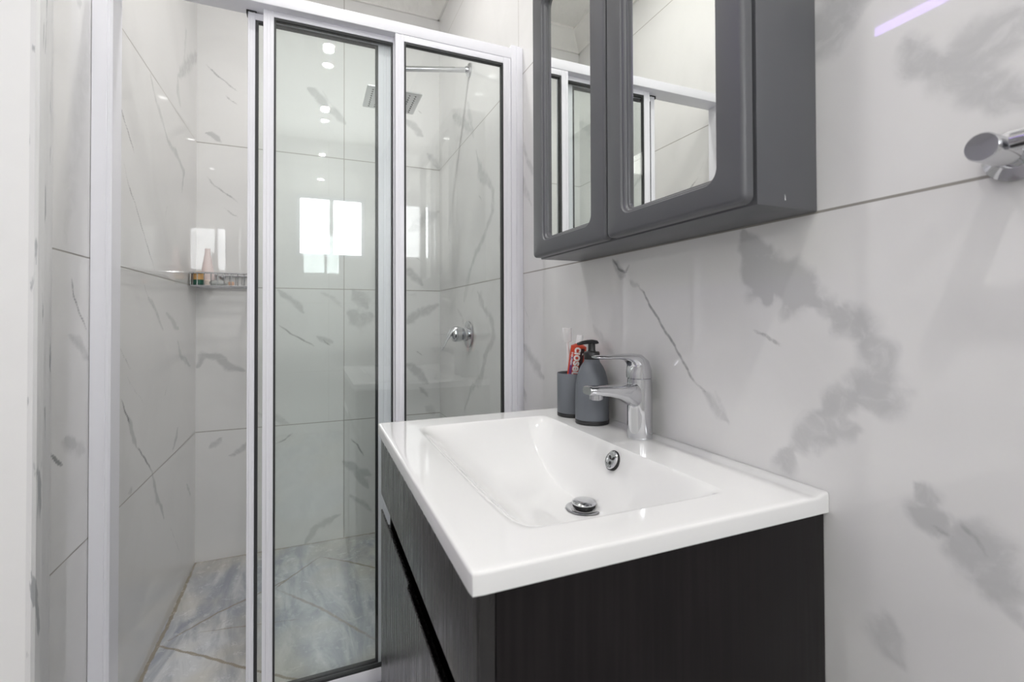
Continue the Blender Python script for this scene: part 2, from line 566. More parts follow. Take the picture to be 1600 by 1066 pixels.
VEINS_BACK = [
 ('t',0.006,0.625,[(-0.993,2.064),(-0.963,2.032),(-0.923,2.002),(-0.876,1.967)]),
 ('t',0.006,0.5625,[(-0.923,1.947),(-0.899,1.924),(-0.871,1.907)]),
 ('t',0.006,0.625,[(-0.991,1.595),(-0.961,1.558),(-0.922,1.53),(-0.874,1.496)]),
 ('t',0.006,0.5625,[(-0.926,1.467),(-0.891,1.44),(-0.869,1.431)]),
 ('s',0.01,0.96,[(-0.996,1.779),(-0.974,1.777),(-0.936,1.744)]),
 ('s',0.022,0.8,[(-0.605,2.035),(-0.551,2.002),(-0.519,1.96)]),
 ('s',0.018,0.72,[(-0.519,1.96),(-0.475,1.938),(-0.447,1.901)]),
 ('t',0.005,0.5,[(-0.551,2.051),(-0.519,1.998),(-0.456,1.921)]),
 ('t',0.004,0.4375,[(-0.538,1.893),(-0.502,1.854),(-0.48,1.813)]),
 ('t',0.004,0.375,[(-0.6,2.236),(-0.573,2.201),(-0.562,2.166)]),
 ('s',0.05,0.48,[(-0.428,2.223),(-0.357,2.217),(-0.298,2.21)]),
 ('s',0.03,0.56,[(-0.166,2.125),(-0.129,2.176),(-0.085,2.2)]),
 ('s',0.03,0.48,[(-0.129,2.207),(-0.053,2.238),(-0.008,2.256)]),
 ('s',0.022,0.8,[(-0.172,1.956),(-0.132,1.931),(-0.085,1.894)]),
 ('t',0.005,0.5625,[(-0.11,2.016),(-0.085,2.001)]),
 ('s',0.02,0.56,[(-0.06,1.809),(-0.028,1.775),(-0.003,1.736)]),
 ('s',0.03,0.48,[(-0.148,1.424),(-0.086,1.476),(-0.009,1.523)]),
 ('s',0.02,0.64,[(-0.179,1.237),(-0.133,1.214),(-0.086,1.162)]),
 ('t',0.005,0.5,[(-0.117,1.296),(-0.086,1.272)]),
 ('s',0.025,0.64,[(-0.164,0.976),(-0.102,1.022),(-0.01,1.06)]),
 ('t',0.006,0.625,[(-0.118,0.842),(-0.087,0.816)]),
 ('s',0.02,0.72,[(-0.161,0.775),(-0.102,0.736),(-0.062,0.677)]),
 ('s',0.012,0.64,[(-0.102,0.664),(-0.056,0.615)]),
 ('s',0.02,0.48,[(-0.074,0.569),(-0.024,0.534)]),
 ('s',0.014,0.72,[(-0.717,1.12),(-0.676,1.092),(-0.64,1.05),(-0.619,1.028)]),
 ('t',0.005,0.375,[(-0.731,1.036),(-0.668,0.98),(-0.629,0.937)]),
 ('t',0.005,0.75,[(-0.716,0.972),(-0.668,0.932),(-0.616,0.902),(-0.574,0.876)]),
 ('s',0.014,0.72,[(-0.561,0.921),(-0.528,0.9),(-0.496,0.888)]),
 ('t',0.005,0.75,[(-0.537,0.901),(-0.507,0.877)]),
 ('s',0.01,0.48,[(-0.55,1.114),(-0.491,1.092),(-0.452,1.051)]),
 ('s',0.035,0.72,[(-0.407,1.125),(-0.371,1.096),(-0.351,1.052)]),
 ('s',0.04,0.64,[(-0.427,1.022),(-0.371,0.992),(-0.328,1.016)]),
 ('s',0.016,0.8,[(-1.024,0.798),(-0.998,0.85),(-0.947,0.84),(-0.901,0.801),(-0.848,0.777)]),
 ('s',0.016,0.56,[(-0.804,0.596),(-0.743,0.572),(-0.675,0.538)]),
 ('t',0.005,0.625,[(-0.73,0.455),(-0.692,0.47),(-0.659,0.498)]),
 ('s',0.014,0.8,[(-0.617,-0.001),(-0.586,0.039),(-0.554,0.068),(-0.509,0.091),(-0.46,0.103)]),
 ('s',0.02,0.64,[(-0.554,0.068),(-0.509,0.091)]),
 ('t',0.005,0.75,[(-0.418,0.445),(-0.39,0.416),(-0.362,0.362)]),
 ('s',0.018,0.8,[(-0.446,0.343),(-0.385,0.297),(-0.328,0.269)]),
 ('s',0.014,0.72,[(-0.399,0.299),(-0.37,0.251),(-0.342,0.212)]),
 ('s',0.012,0.64,[(-0.426,0.186),(-0.37,0.148),(-0.327,0.097)]),
 ('s',0.014,0.64,[(-0.974,0.464),(-0.946,0.48),(-0.932,0.502)]),
 ('s',0.012,0.64,[(-0.904,0.424),(-0.871,0.44),(-0.843,0.472)]),
 ('t',0.005,0.375,[(-0.884,-0.002),(-0.856,0.046),(-0.839,0.076)]),
]

VEINS_FLOOR = [
 ('t', .0055, .95, [(-1.014, 1.779), (-0.884, 1.679), (-0.746, 1.561), (-0.627, 1.469), (-0.5, 1.37)]),
 ('t', .005, .75, [(-0.995, 1.796), (-0.878, 1.9), (-0.729, 1.995), (-0.667, 2.039), (-0.551, 2.176)]),
 ('t', .004, .6, [(-0.934, 1.809), (-0.779, 1.784), (-0.6, 1.75)]),
 ('t', .006, .8, [(-0.551, 2.176), (-0.442, 2.084), (-0.344, 1.988), (-0.15, 1.80)]),
 ('t', .009, .6, [(-0.7075, 1.9856), (-0.556, 1.794), (-0.444, 1.6185), (-0.38, 1.52)]),
 ('t', .005, .7, [(-0.667, 2.039), (-0.7075, 1.9856)]),
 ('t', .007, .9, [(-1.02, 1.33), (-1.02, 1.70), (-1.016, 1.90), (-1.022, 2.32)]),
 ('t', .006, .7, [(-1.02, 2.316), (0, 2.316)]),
 ('s', .02, .9, [(-0.874, 2.229), (-0.897, 2.089), (-0.9305, 1.9335), (-0.981, 1.829)]),
 ('s', .014, .7, [(-0.861, 2.251), (-0.869, 1.9675), (-0.8775, 1.785)]),
 ('s', .03, .6, [(-0.392, 2.23), (-0.44, 2.07), (-0.34, 2.2)]),
 ('s', .03, .4, [(-0.35, 2.1), (-0.28, 1.9), (-0.30, 1.75)]),
]


# ------------------------------------------------------------------ tiled surfaces carrying their vein pattern
def wobble(a, b, s, seed):
    return (np.sin(a * s * 1.7 + b * s * 0.9 + seed) + np.sin(a * s * -0.8 + b * s * 2.1 + seed * 2.3)
            + 0.6 * np.sin(a * s * 3.9 + seed * 1.7 + b * s * 3.1)) / 2.6


def vein_fields(A, B, veins, wmin=.006):
    A2 = A + 0.006 * wobble(A, B, 28.0, 1.3) + 0.0025 * wobble(A, B, 85.0, 0.4)
    B2 = B + 0.006 * wobble(A, B, 26.0, 4.1) + 0.0025 * wobble(A, B, 90.0, 2.9)
    A1 = A + 0.002 * wobble(A, B, 60.0, 1.3)
    B1 = B + 0.002 * wobble(A, B, 60.0, 4.1)
    soft = np.zeros_like(A)
    thin = np.zeros_like(A)
    for kind, w, amp, pts in veins:
        X, Y = (A2, B2) if kind == 's' else (A1, B1)
        lens = [math.hypot(q[0] - p[0], q[1] - p[1]) for p, q in zip(pts[:-1], pts[1:])]
        total = sum(lens) or 1.0
        run = 0.0
        for (a0, b0), (a1, b1), ln in zip(pts[:-1], pts[1:], lens):
            da, db = a1 - a0, b1 - b0
            L2 = da * da + db * db + 1e-12
            t = np.clip(((X - a0) * da + (Y - b0) * db) / L2, 0, 1)
            d = np.hypot(X - a0 - t * da, Y - b0 - t * db)
            s = (run + t * ln) / total                     # 0..1 along the vein: both ends taper away
            run += ln
            tp_ = np.clip(np.minimum(s, 1 - s) / .22, 0, 1) * .65 + .35
            if kind == 's':
                ww = w * tp_ * (1.0 + 0.35 * wobble(A, B, 45.0, w * 900))
                v = amp * np.clip(1.45 - d / ww, 0, 1)
                soft = np.maximum(soft, v)
            else:
                v = amp * (.5 + .5 * tp_) * np.clip(1.45 - d / (max(w, wmin) * 0.9), 0, 1)
                thin = np.maximum(thin, v)
    return soft, thin


def grid_surface(name, m, to3d, fine, coarse, veins, step, slab):
    """one wall: a fine grid with the vein fields, coarse quads round it, and the slab behind"""
    a0, a1, b0, b1 = fine
    na = max(2, int((a1 - a0) / step))
    nb = max(2, int((b1 - b0) / step))
    ga = np.linspace(a0, a1, na + 1)
    gb = np.linspace(b0, b1, nb + 1)
    A, B = np.meshgrid(ga, gb, indexing='ij')
    soft, thin = vein_fields(A, B, veins, step * 1.05)
    verts = [to3d(a, b) for a, b in zip(A.ravel().tolist(), B.ravel().tolist())]
    idx = np.arange((na + 1) * (nb + 1)).reshape(na + 1, nb + 1)
    q = np.stack([idx[:-1, :-1], idx[1:, :-1], idx[1:, 1:], idx[:-1, 1:]], -1).reshape(-1, 4)
    faces = q.tolist()
    s = soft.ravel().tolist()
    t = thin.ravel().tolist()

    def quad(p):
        k = len(verts)
        verts.extend(p)
        faces.append((k, k + 1, k + 2, k + 3))
        s.extend([0.0] * 4)
        t.extend([0.0] * 4)
    for c in coarse:
        quad([to3d(c[0], c[2]), to3d(c[1], c[2]), to3d(c[1], c[3]), to3d(c[0], c[3])])
    for p in slab:
        quad(p)
    me = bpy.data.meshes.new(name)
    me.from_pydata(verts, [], faces)
    for nm, vals in (('soft', s), ('thin', t)):
        at = me.attributes.new(nm, 'FLOAT', 'POINT')
        at.data.foreach_set('value', vals)
    me.materials.append(m)
    me.update()
    o = bpy.data.objects.new(name, me)
    COL.objects.link(o)
    WL[o.name] = Vector((0, 0, 0))
    tag(o, kind='structure')
    return o


def box_quads(x0, x1, y0, y1, z0, z1, skip=()):
    f = {'-x': [(x0, y0, z0), (x0, y0, z1), (x0, y1, z1), (x0, y1, z0)],
         '+x': [(x1, y0, z0), (x1, y1, z0), (x1, y1, z1), (x1, y0, z1)],
         '-y': [(x0, y0, z0), (x1, y0, z0), (x1, y0, z1), (x0, y0, z1)],
         '+y': [(x0, y1, z0), (x0, y1, z1), (x1, y1, z1), (x1, y1, z0)],
         '-z': [(x0, y0, z0), (x0, y1, z0), (x1, y1, z0), (x1, y0, z0)],
         '+z': [(x0, y0, z1), (x1, y0, z1), (x1, y1, z1), (x0, y1, z1)]}
    return [v for k, v in f.items() if k not in skip]


# right wall
grid_surface('wall_right', M['tile_right'], lambda a, b: (0.0, a, b), (0.15, D, 0.42, 2.1),
             [(REAR, 0.15, 0, CEIL), (0.15, D, 0, 0.42), (0.15, D, 2.1, CEIL)], VEINS_RIGHT, 0.0042,
             box_quads(0, T, REAR - T, D + T, 0, CEIL, ('-x',)))
# back wall
grid_surface('wall_back', M['tile_back'], lambda a, b: (a, D, b), (-W, 0.0, 0.0, 2.1),
             [(-W, 0.0, 2.1, CEIL)], VEINS_BACK, 0.0055,
             box_quads(-W - T, 0, D, D + T, 0, CEIL, ('-y',)))
# left wall, with the doorway to the next room in it
DY0, DY1, DZ = 0.22, 1.07, 2.06
lw_slab = box_quads(-W - T, -W, DY1, D, 0, CEIL, ('+x',)) + box_quads(-W - T, -W, REAR, DY0, 0, CEIL, ('+x',)) \
    + box_quads(-W - T, -W, DY0, DY1, DZ, CEIL, ('+x',))
grid_surface('wall_left', M['tile_left'], lambda a, b: (-W, a, b), (DY1, D, 0.0, 2.1),
             [(DY1, D, 2.1, CEIL), (REAR, DY0, 0, CEIL), (DY0, DY1, DZ, CEIL)], VEINS_SHADE_LEFT, 0.0055, lw_slab)
# floor
grid_surface('floor', M['floor'], lambda a, b: (a, b, 0.0), (-W, 0.0, 1.33, D),
             [(-W, 0.0, REAR, 1.33)], VEINS_FLOOR, 0.005,
             box_quads(-W, 0, REAR, D, -0.1, 0, ('+z',)))

# rear wall with its window opening
WX0, WX1, WZ0, WZ1 = -0.71, -0.14, 1.54, 2.08
mb = MB()
mb.box(-W, WX0, REAR - T, REAR, 0, CEIL)
mb.box(WX1, 0, REAR - T, REAR, 0, CEIL)
mb.box(WX0, WX1, REAR - T, REAR, 0, WZ0)
mb.box(WX0, WX1, REAR - T, REAR, WZ1, CEIL)
tag(mb.build('wall_rear', M['tile_rear']), kind='structure')
win = tag(bpy.data.objects.new('window_1', None), kind='structure')
COL.objects.link(win)
win.location = (WX0, REAR - 0.05, WZ0)
WL[win.name] = Vector(win.location)
mb = MB()
for x0, x1, z0, z1 in ((WX0, WX1, WZ0, WZ0 + .03), (WX0, WX1, WZ1 - .03, WZ1), (WX0, WX0 + .03, WZ0 + .03, WZ1 - .03),
                       (WX1 - .03, WX1, WZ0 + .03, WZ1 - .03), ((WX0 + WX1) / 2 - .018, (WX0 + WX1) / 2 + .018, WZ0 + .03, WZ1 - .03)):
    mb.box(x0, x1, REAR - .07, REAR - .02, z0, z1, .003)
mb.build('window_frame', M['aluminium'], win)
xm = (WX0 + WX1) / 2
for x0, x1 in ((WX0 + .03, xm - .018), (xm + .018, WX1 - .03)):
    mb = MB()
    mb.box(x0, x1, REAR - .05, REAR - .044, WZ0 + .03, WZ1 - .03)
    mb.build('pane', M['window_pane'], win)

# ceiling and cornice
mb = MB()
mb.box(-W - T, T, REAR - T, D + T, CEIL, CEIL + .1)
tag(mb.build('ceiling', M['ceiling']), kind='structure')


def cornice(name, p0, p1, inward):
    """coved plaster cornice running from p0 to p1 along a wall"""
    prof = [(0, 0), (0, -.092), (.010, -.092), (.014, -.080), (.026, -.070), (.046, -.048), (.062, -.026), (.070, -.014), (.082, -.012), (.082, 0)]
    mb = MB()
    lo = []
    for p in (p0, p1):
        lo.append([(p[0] + inward[0] * a, p[1] + inward[1] * a, CEIL + h) for a, h in prof])
    mb.loft(lo)
    tag(mb.build(name, M['ceiling'], angle=50), kind='structure')


cornice('trim_1', (0, REAR), (0, D), (-1, 0))
cornice('trim_2', (-W, REAR), (-W, D), (1, 0))
cornice('trim_3', (-W, D), (0, D), (0, -1))

# door frame round the doorway in the left wall
dr = tag(bpy.data.objects.new('door_1', None), kind='structure')
COL.objects.link(dr)
dr.location = (-W, 0.64, 0)
WL[dr.name] = Vector(dr.location)
JY = 1.0595
arch = [(JY, 0.0), (JY, .007), (JY + .004, .011), (JY + .022, .012), (JY + .027, .008), (JY + .052, .007), (JY + .058, .003), (JY + .074, .0022), (JY + .075, 0.0)]
mb = MB()
mb.loft([[(-W + o, y, z) for y, o in arch] for z in (0.0, DZ + .07)])
mb.build('architrave', M['peeling'], dr, angle=20)
a2 = [(2 * 0.645 - y, o) for y, o in arch]
mb = MB()
mb.loft([[(-W + o, y, z) for y, o in a2] for z in (0.0, DZ + .07)])
mb.build('architrave', M['trim_paint'], dr, angle=20)
mb = MB()
mb.box(-W - T, -W, JY, DY1, 0, DZ)
mb.box(-W - T, -W, DY0, DY0 + .0105, 0, DZ)
mb.box(-W - T, -W, DY0, DY1, DZ - .0105, DZ)
mb.build('door_lining', M['trim_paint'], dr)

# the next room, seen only in reflections through the doorway
RX, RY0, RY1, RZ = -4.2, -1.6, 3.2, 2.5
mb = MB()
mb.box(RX - .1, RX, RY0, RY1, 0, RZ)
mb.box(RX, -W - T, RY0 - .1, RY0, 0, RZ)
mb.box(RX, -W - T, RY1, RY1 + .1, 0, RZ)
tag(mb.build('wall_next_room', M['white_paint']), kind='structure')
mb = MB()
mb.box(RX - .1, -W - T, RY0 - .1, RY1 + .1, RZ, RZ + .1)
tag(mb.build('ceiling_next_room', M['white_paint']), kind='structure')
mb = MB()
mb.box(RX - .1, -W, RY0 - .1, RY1 + .1, -.1, -0.001)
tag(mb.build('floor_next_room', simple('pale_floor', (0.55, 0.53, 0.5), 0.25, noise=0.05)), kind='structure')

# ------------------------------------------------------------------ lamps
LIGHTS = [(-.495, 1.49, 'round recessed downlight in the ceiling above the shower'),
          (-.495, 0.585, 'round recessed downlight in the ceiling in front of the mirror cabinet'),
          (-.495, -0.27, 'round recessed downlight in the ceiling behind the vanity'),
          (-.495, -1.15, 'round recessed downlight in the ceiling nearest the window')]
first = None
for x, y, lab in LIGHTS:
    if first is None:
        L = thing('ceiling_light', (x, y, CEIL), lab, 'light', 'recessed downlights')
        mb = MB()
        mb.lathe([(.028, -.001), (.048, -.001), (.047, -.006), (.037, -.008), (.029, -.006), (.028, -.001)], (x, y, CEIL), cap=False)
        mb.build('bezel', M['white_plastic'], L)
        mb = MB()
        mb.lathe([(.0279, -.0005), (.0279, -.004), (.015, -.0045)], (x, y, CEIL))
        mb.build('diffuser', M['downlight'], L)
        first = L
    else:
        L = copy_tree(first)
        L.location = (x, y, CEIL)
        L['label'] = lab
L = thing('fill_panel_light', (-2.9, -0.8, RZ), 'added square fill light panel on the next room ceiling, out of view', 'light')  # unseen fill light, added to send light through the doorway
mb = MB()
mb.box(-3.5, -2.3, -1.4, -.2, RZ - .03, RZ)
mb.build('housing', M['white_plastic'], L)
mb = MB()
mb.box(-3.48, -2.32, -1.38, -.22, RZ - .034, RZ - .0305)
mb.build('diffuser', M['fill_glow'], L)
mb = MB()
mb.box(-2.17, -2.12, .25, 1.75, RZ - .02, RZ)
tag(mb.build('led_strip', M['led'], base=(-2.145, 1.0, RZ - .02)), 'glowing violet strip light along the next room ceiling, mirrored in the wall tiles', 'strip light')

# ------------------------------------------------------------------ shower enclosure
SY = 1.300
HB = 1.770
enc = thing('shower_enclosure', (-W / 2, SY + .03, 0), 'white framed sliding shower screen with clear glass across the alcove', 'shower screen')
mb = MB()                                   # header
mb.box(-W + .002, -.037, SY, SY + .064, HB, 1.802, .003)
mb.build('header_rail', M['aluminium'], enc)
mb = MB()                                   # left wall channel, fluted
prof = [(-W + .001, 0), (-.9985, 0), (-.9975, .001), (-.9965, 0), (-.9925, 0), (-.9885, .004), (-.9885, .058), (-W + .001, .058)]
mb.loft([[(x, SY + o, z) for x, o in prof] for z in (0, 1.81)])
mb.build('wall_channel', M['aluminium'], enc)
mb = MB()                                   # right wall channel
prof = [(-.001, 0.004), (-.011, 0.004), (-.0115, 0), (-.022, 0), (-.023, .0015), (-.024, 0), (-.0395, 0), (-.0395, .058), (-.001, .058)]
mb.loft([[(x, SY + o, z) for x, o in prof] for z in (0, 1.81)])
mb.build('wall_channel', M['aluminium'], enc)
mb = MB()                                   # bottom track
mb.box(-.988, -.040, SY, SY + .064, 0, .020, .002)
mb.box(-.988, -.378, SY, SY + .006, .020, .034, .001)
mb.box(-.988, -.378, SY + .058, SY + .064, .020, .034, .001)
mb.build('bottom_track', M['aluminium'], enc)


def framed_panel(name, x0, x1, y0, y1, z0, z1, ls, rs, ts, bs, gk, label):
    """one glazed panel: frame mesh with the gasket and the glass under it"""
    mb = MB()
    for a, b_, s in ((x0, x0 + ls, 1), (x1 - rs, x1, -1)):
        m_ = (a + b_) / 2
        w = (b_ - a)
        if w > .015:
            pr = [(a, y0 + .001), (a + .001, y0), (m_ - .004, y0), (m_ - .003, y0 + .001), (m_ + .003, y0 + .001), (m_ + .004, y0), (b_ - .001, y0), (b_, y0 + .001), (b_, y1), (a, y1)]
        else:
            pr = [(a, y0), (b_, y0), (b_, y1), (a, y1)]
        mb.loft([[(x, y, z) for x, y in pr] for z in (z0, z1)])
    mb.box(x0 + ls, x1 - rs, y0 + .0005, y1, z1 - ts, z1, .001)
    mb.box(x0 + ls, x1 - rs, y0 + .0005, y1, z0, z0 + bs, .001)
    f = mb.build(name, M['aluminium'], enc)
    f['label'] = label
    ix0, ix1, iz0, iz1 = x0 + ls, x1 - rs, z0 + bs, z1 - ts
    ym = (y0 + y1) / 2
    mb = MB()
    gx, gz = gk
    ga, gb = y0 + .002, y1 - .002
    mb.box(ix0, ix0 + gx, ga, gb, iz0, iz1)
    mb.box(ix1 - gx, ix1, ga, gb, iz0, iz1)
    mb.box(ix0 + gx, ix1 - gx, ga, gb, iz1 - gz, iz1)
    mb.box(ix0 + gx, ix1 - gx, ga, gb, iz0, iz0 + gz)
    g = mb.build('gasket', M['gasket'], f)
    g['label'] = 'black rubber gasket'
    mb = MB()
    mb.box(ix0 + gx, ix1 - gx, ym - .003, ym + .003, iz0 + gz, iz1 - gz)
    g = mb.build('glass_pane', M['glass'], f)
    g['label'] = 'clear glass pane'
    return f


framed_panel('fixed_panel', -.377, -.040, SY + .001, SY + .020, .0205, HB - .0005, .0235, .024, .0175, .025, (.0055, .006), 'fixed glass panel beside the vanity')
framed_panel('sliding_panel', -.6955, -.3555, SY + .0235, SY + .0385, .034, HB + .0, .0238, .0238, .0145, .036, (.0042, .006), 'sliding glass panel in the middle of the screen')
pa = framed_panel('sliding_panel', -.7315, -.3805, SY + .0435, SY + .0585, .034, HB - .003, .0165, .036, .0165, .036, (.0068, .006), 'sliding glass panel behind the middle one')
mb = MB()
mb.box(-.7345, -.712, SY + .041, SY + .060, HB - .003, HB + .001, .001)
mb.box(-.7345, -.731, SY + .041, SY + .060, HB - .010, HB + .001)
c_ = mb.build('roller_cap', M['black_plastic'], pa)
c_['label'] = 'black plastic cap'

# ------------------------------------------------------------------ shower head
sh = thing('overhead_shower', (0, 1.827, 1.995), 'square chrome rain shower head on a straight wall arm', 'shower head')
mb = MB()
mb.lathe([(.028, 0.0005), (.028, .003), (.024, .008), (.014, .011), (.0125, .02)], (0, 1.827, 1.995), (-1, 0, 0))
mb.build('wall_flange', M['chrome'], sh)
mb = MB()
pts = [(-.005, 1.827, 1.995), (-.10, 1.830, 1.980), (-.20, 1.834, 1.964), (-.262, 1.837, 1.954)]
for k in range(1, 8):
    t = math.radians(90 * k / 7)
    pts.append((-.262 - .040 * math.sin(t), 1.837 + .006 * k / 7, 1.954 - .006 * k / 7 - .034 * (1 - math.cos(t))))
pts.append((-.303, 1.845, 1.885))
mb.tube(pts, .0105, 20)
mb.build('arm', M['chrome'], sh)
mb = MB()
hx, hy, hz = -.303, 1.856, 1.83
mb.lathe([(.012, .060), (.017, .055), (.018, .036), (.012, .030), (.013, .022), (.022, .010), (.024, .0065)], (hx, 1.846, hz))
mb.build('swivel_joint', M['chrome'], sh)
mb = MB()
lo = []
for ins, z in ((.004, 0.0), (.0, .0015), (.0, .005), (.0025, .0075)):
    lo.append([(hx + a, hy + b, hz + z) for a, b in rrect(-.099 + ins, .099 - ins, -.094 + ins, .094 - ins, .006, 4)])
mb.loft(lo)
mb.build('spray_plate', M['steel'], sh)
mb = MB()
for i in range(8):
    for j in range(9):
        a = -.077 + .022 * i
        b = -.072 + .018 * j
        mb.lathe([(.0034, .0008), (.0032, -.0012), (.0018, -.002)], (hx + a, hy + b, hz), seg=8)
tag(mb.build('nozzles', M['black_plastic'], sh), 'rows of black rubber nozzles', kind='stuff')

# ------------------------------------------------------------------ shower mixer
mx = thing('shower_mixer', (0, 1.84, .934), 'chrome shower mixer tap with a downward lever on the shower wall', 'tap')
mb = MB()
mb.lathe([(.052, .0005), (.054, .003), (.053, .008), (.040, .013), (.030, .015)], (0, 1.84, .934), (-1, 0, 0))
mb.build('wall_plate', M['chrome'], mx)
mb = MB()
mb.lathe([(.029, .010), (.029, .022), (.024, .026), (.026, .032), (.030, .040), (.031, .058), (.029, .066), (.022, .072), (.006, .075)], (0, 1.84, .936), (-1, 0, 0))
mb.build('body', M['chrome'], mx)


def section_loft(mb, secs, n=20, sq=2.6):
    """secs: (cx, cz, tx, tz, half thickness in the plane, half width across y), centred on y = yc"""
    loops = []
    for cx, yc, cz, tx, tz, hh, hw in secs:
        l = math.hypot(tx, tz)
        nx, nz = -tz / l, tx / l
        lp = []
        for k in range(n):
            a = 2 * math.pi * k / n
            ca, sa = math.cos(a), math.sin(a)
            p = math.copysign(abs(ca) ** (2 / sq), ca) * hh
            q = math.copysign(abs(sa) ** (2 / sq), sa) * hw
            lp.append((cx + nx * p, yc + q, cz + nz * p))
        loops.append(lp)
    mb.loft(loops)


mb = MB()
section_loft(mb, [(-.052, 1.84, .957, -1, .1, .010, .022), (-.066, 1.84, .955, -.9, -.5, .010, .021), (-.078, 1.84, .940, -.6, -.9, .008, .018),
                  (-.094, 1.84, .912, -.5, -.9, .005, .014), (-.108, 1.84, .884, -.5, -.95, .0035, .011), (-.113, 1.84, .873, -.4, -.95, .002, .009)], sq=2.2)
mb.build('lever', M['chrome'], mx)

# ------------------------------------------------------------------ corner basket and the things in it
BX0, BX1, BY0, BY1, BZ0, BZ1 = -1.018, -.812, 2.185, 2.316, 1.130, 1.180
bk = thing('shower_basket', (BX0, BY1, BZ0), 'chrome wire shower basket fixed in the back left corner', 'basket')
mb = MB()
rect = lambda z: [(BX0, BY0, z), (BX1, BY0, z), (BX1, BY1, z), (BX0, BY1, z)]
for i in range(4):
    a, b = rect(BZ1)[i], rect(BZ1)[(i + 1) % 4]
    mb.tube([a, b], .0036, 10)
for i in range(4):
    a, b = rect(BZ0)[i], rect(BZ0)[(i + 1) % 4]
    mb.tube([a, b], .0026, 8)
mb.build('rim', M['chrome'], bk)
mb = MB()
n = 9
for k in range(1, n):
    x = BX0 + (BX1 - BX0) * k / n
    mb.tube([(x, BY0, BZ1), (x, BY0, BZ0), (x, BY1, BZ0), (x, BY1, BZ1)], .0017, 8)
for k in range(1, 5):
    y = BY0 + (BY1 - BY0) * k / 5
    mb.tube([(BX0, y, BZ1), (BX0, y, BZ0), (BX1, y, BZ0), (BX1, y, BZ1)], .0017, 8)
for x, y in ((BX0, BY0), (BX1, BY0), (BX1, BY1), (BX0, BY1)):
    mb.tube([(x, y, BZ0), (x, y, BZ1)], .0022, 8)
mb.build('wires', M['chrome'], bk)
mb = MB()
mb.lathe([(.011, 0), (.011, .004), (.006, .006)], (-.93, D - .0005, BZ1 - .005), (0, -1, 0), seg=24)
mb.build('wall_fixing', M['chrome'], bk)

zb = BZ0 + .0035
bt = thing('shampoo_tube', (-.972, 2.252, zb), 'tall pale pink squeeze tube tapering upward in the wire basket', 'bottle')
mb = MB()
secs = []
for z, hx_, hy_ in ((.022, .023, .015), (.03, .025, .016), (.055, .022, .0145), (.09, .0165, .011), (.125, .011, .006), (.142, .0095, .0025), (.150, .0095, .0016)):
    secs.append([(-.972 + hx_ * math.cos(2 * math.pi * k / 28), 2.252 + hy_ * math.sin(2 * math.pi * k / 28), zb + z) for k in range(28)])
mb.loft(secs)
mb.build('body', simple('pale_pink_plastic', (0.78, 0.68, 0.67), 0.35), bt)
mb = MB()
mb.lathe([(.0175, 0), (.019, .002), (.0185, .020), (.016, .023)], (-.972, 2.252, zb), seg=32)
mb.build('cap', simple('cream_plastic_cap', (0.72, 0.62, 0.56), 0.35), bt)

jt = thing('cosmetic_jar', (-.9945, 2.2070, zb), 'squat orange jar with a dark green base in the basket corner', 'jar')
mb = MB()
mb.lathe([(.0165, 0), (.018, .002), (.018, .020)], (-.9945, 2.2070, zb), seg=36)
mb.build('base', simple('dark_green_plastic', (0.012, 0.085, 0.055), 0.35), jt)
mb = MB()
mb.lathe([(.0178, .0202), (.0178, .044), (.0165, .050), (.012, .052)], (-.9945, 2.2070, zb), seg=36)
mb.build('body', simple('orange_plastic', (0.66, 0.38, 0.15), 0.4), jt)
mb = MB()
lo = []
for z, s in ((.0, .75), (.003, .93), (.009, 1.0), (.015, .93), (.018, .75)):
    lo.append([(-.925 + .034 * s * math.cos(2 * math.pi * k / 32), 2.2045 + .012 * s * math.sin(2 * math.pi * k / 32), zb + z) for k in range(32)])
mb.loft(lo)
tag(mb.build('soap_bar', simple('pale_grey_soap', (0.50, 0.51, 0.50), 0.3, noise=0.15, nscale=90), base=(-.925, 2.2045, zb)),
    'small oval grey soap bar lying at the front of the basket', 'soap')
mb = MB()
mb.box(-.892, -.872, 2.196, 2.214, zb, zb + .015, .004)
tag(mb.build('soap_piece', simple('peach_soap', (0.75, 0.50, 0.36), 0.4), base=(-.882, 2.205, zb)),
    'small peach coloured block beside the oval grey soap in the basket', 'soap')

# ------------------------------------------------------------------ vanity cabinet
VX, VY0, VY1, VT = -.4568, .3922, 1.0276, .784
FY0, FY1 = .398, 1.022
FX = -.4505
va = thing('vanity_cabinet', (-.225, .71, 0), 'dark espresso wood vanity cabinet against the right wall under the basin', 'cabinet')
mb = MB()
mb.box(-.4325, -.002, FY0, FY0 + .018, .08, .7625, .0008)
mb.build('side_panel', M['espresso'], va)
mb = MB()
mb.box(-.4325, -.002, FY1 - .018, FY1, .08, .7625, .0008)
mb.build('side_panel', M['espresso'], va)
inner = simple('black_cabinet_interior', (0.010, 0.009, 0.009), 0.6)
for nm, bx_ in (('base_panel', (-.420, -.0125, FY0 + .0185, FY1 - .0185, .08, .098)), ('back_panel', (-.012, -.002, FY0 + .0185, FY1 - .0185, .08, .66)),
                ('front_rail', (-.415, -.400, FY0 + .0185, FY1 - .0185, .56, .655))):
    mb = MB()
    mb.box(*bx_)
    mb.build(nm, inner, va)
mb = MB()
mb.box(-.38, -.03, FY0 + .03, FY1 - .03, 0, .08)
mb.build('plinth', M['black_plastic'], va)
mb = MB()
mb.box(FX, -.4333, FY0, FY1, .6390, .7620, .0008)
mb.build('drawer_front', M['espresso_front'], va)
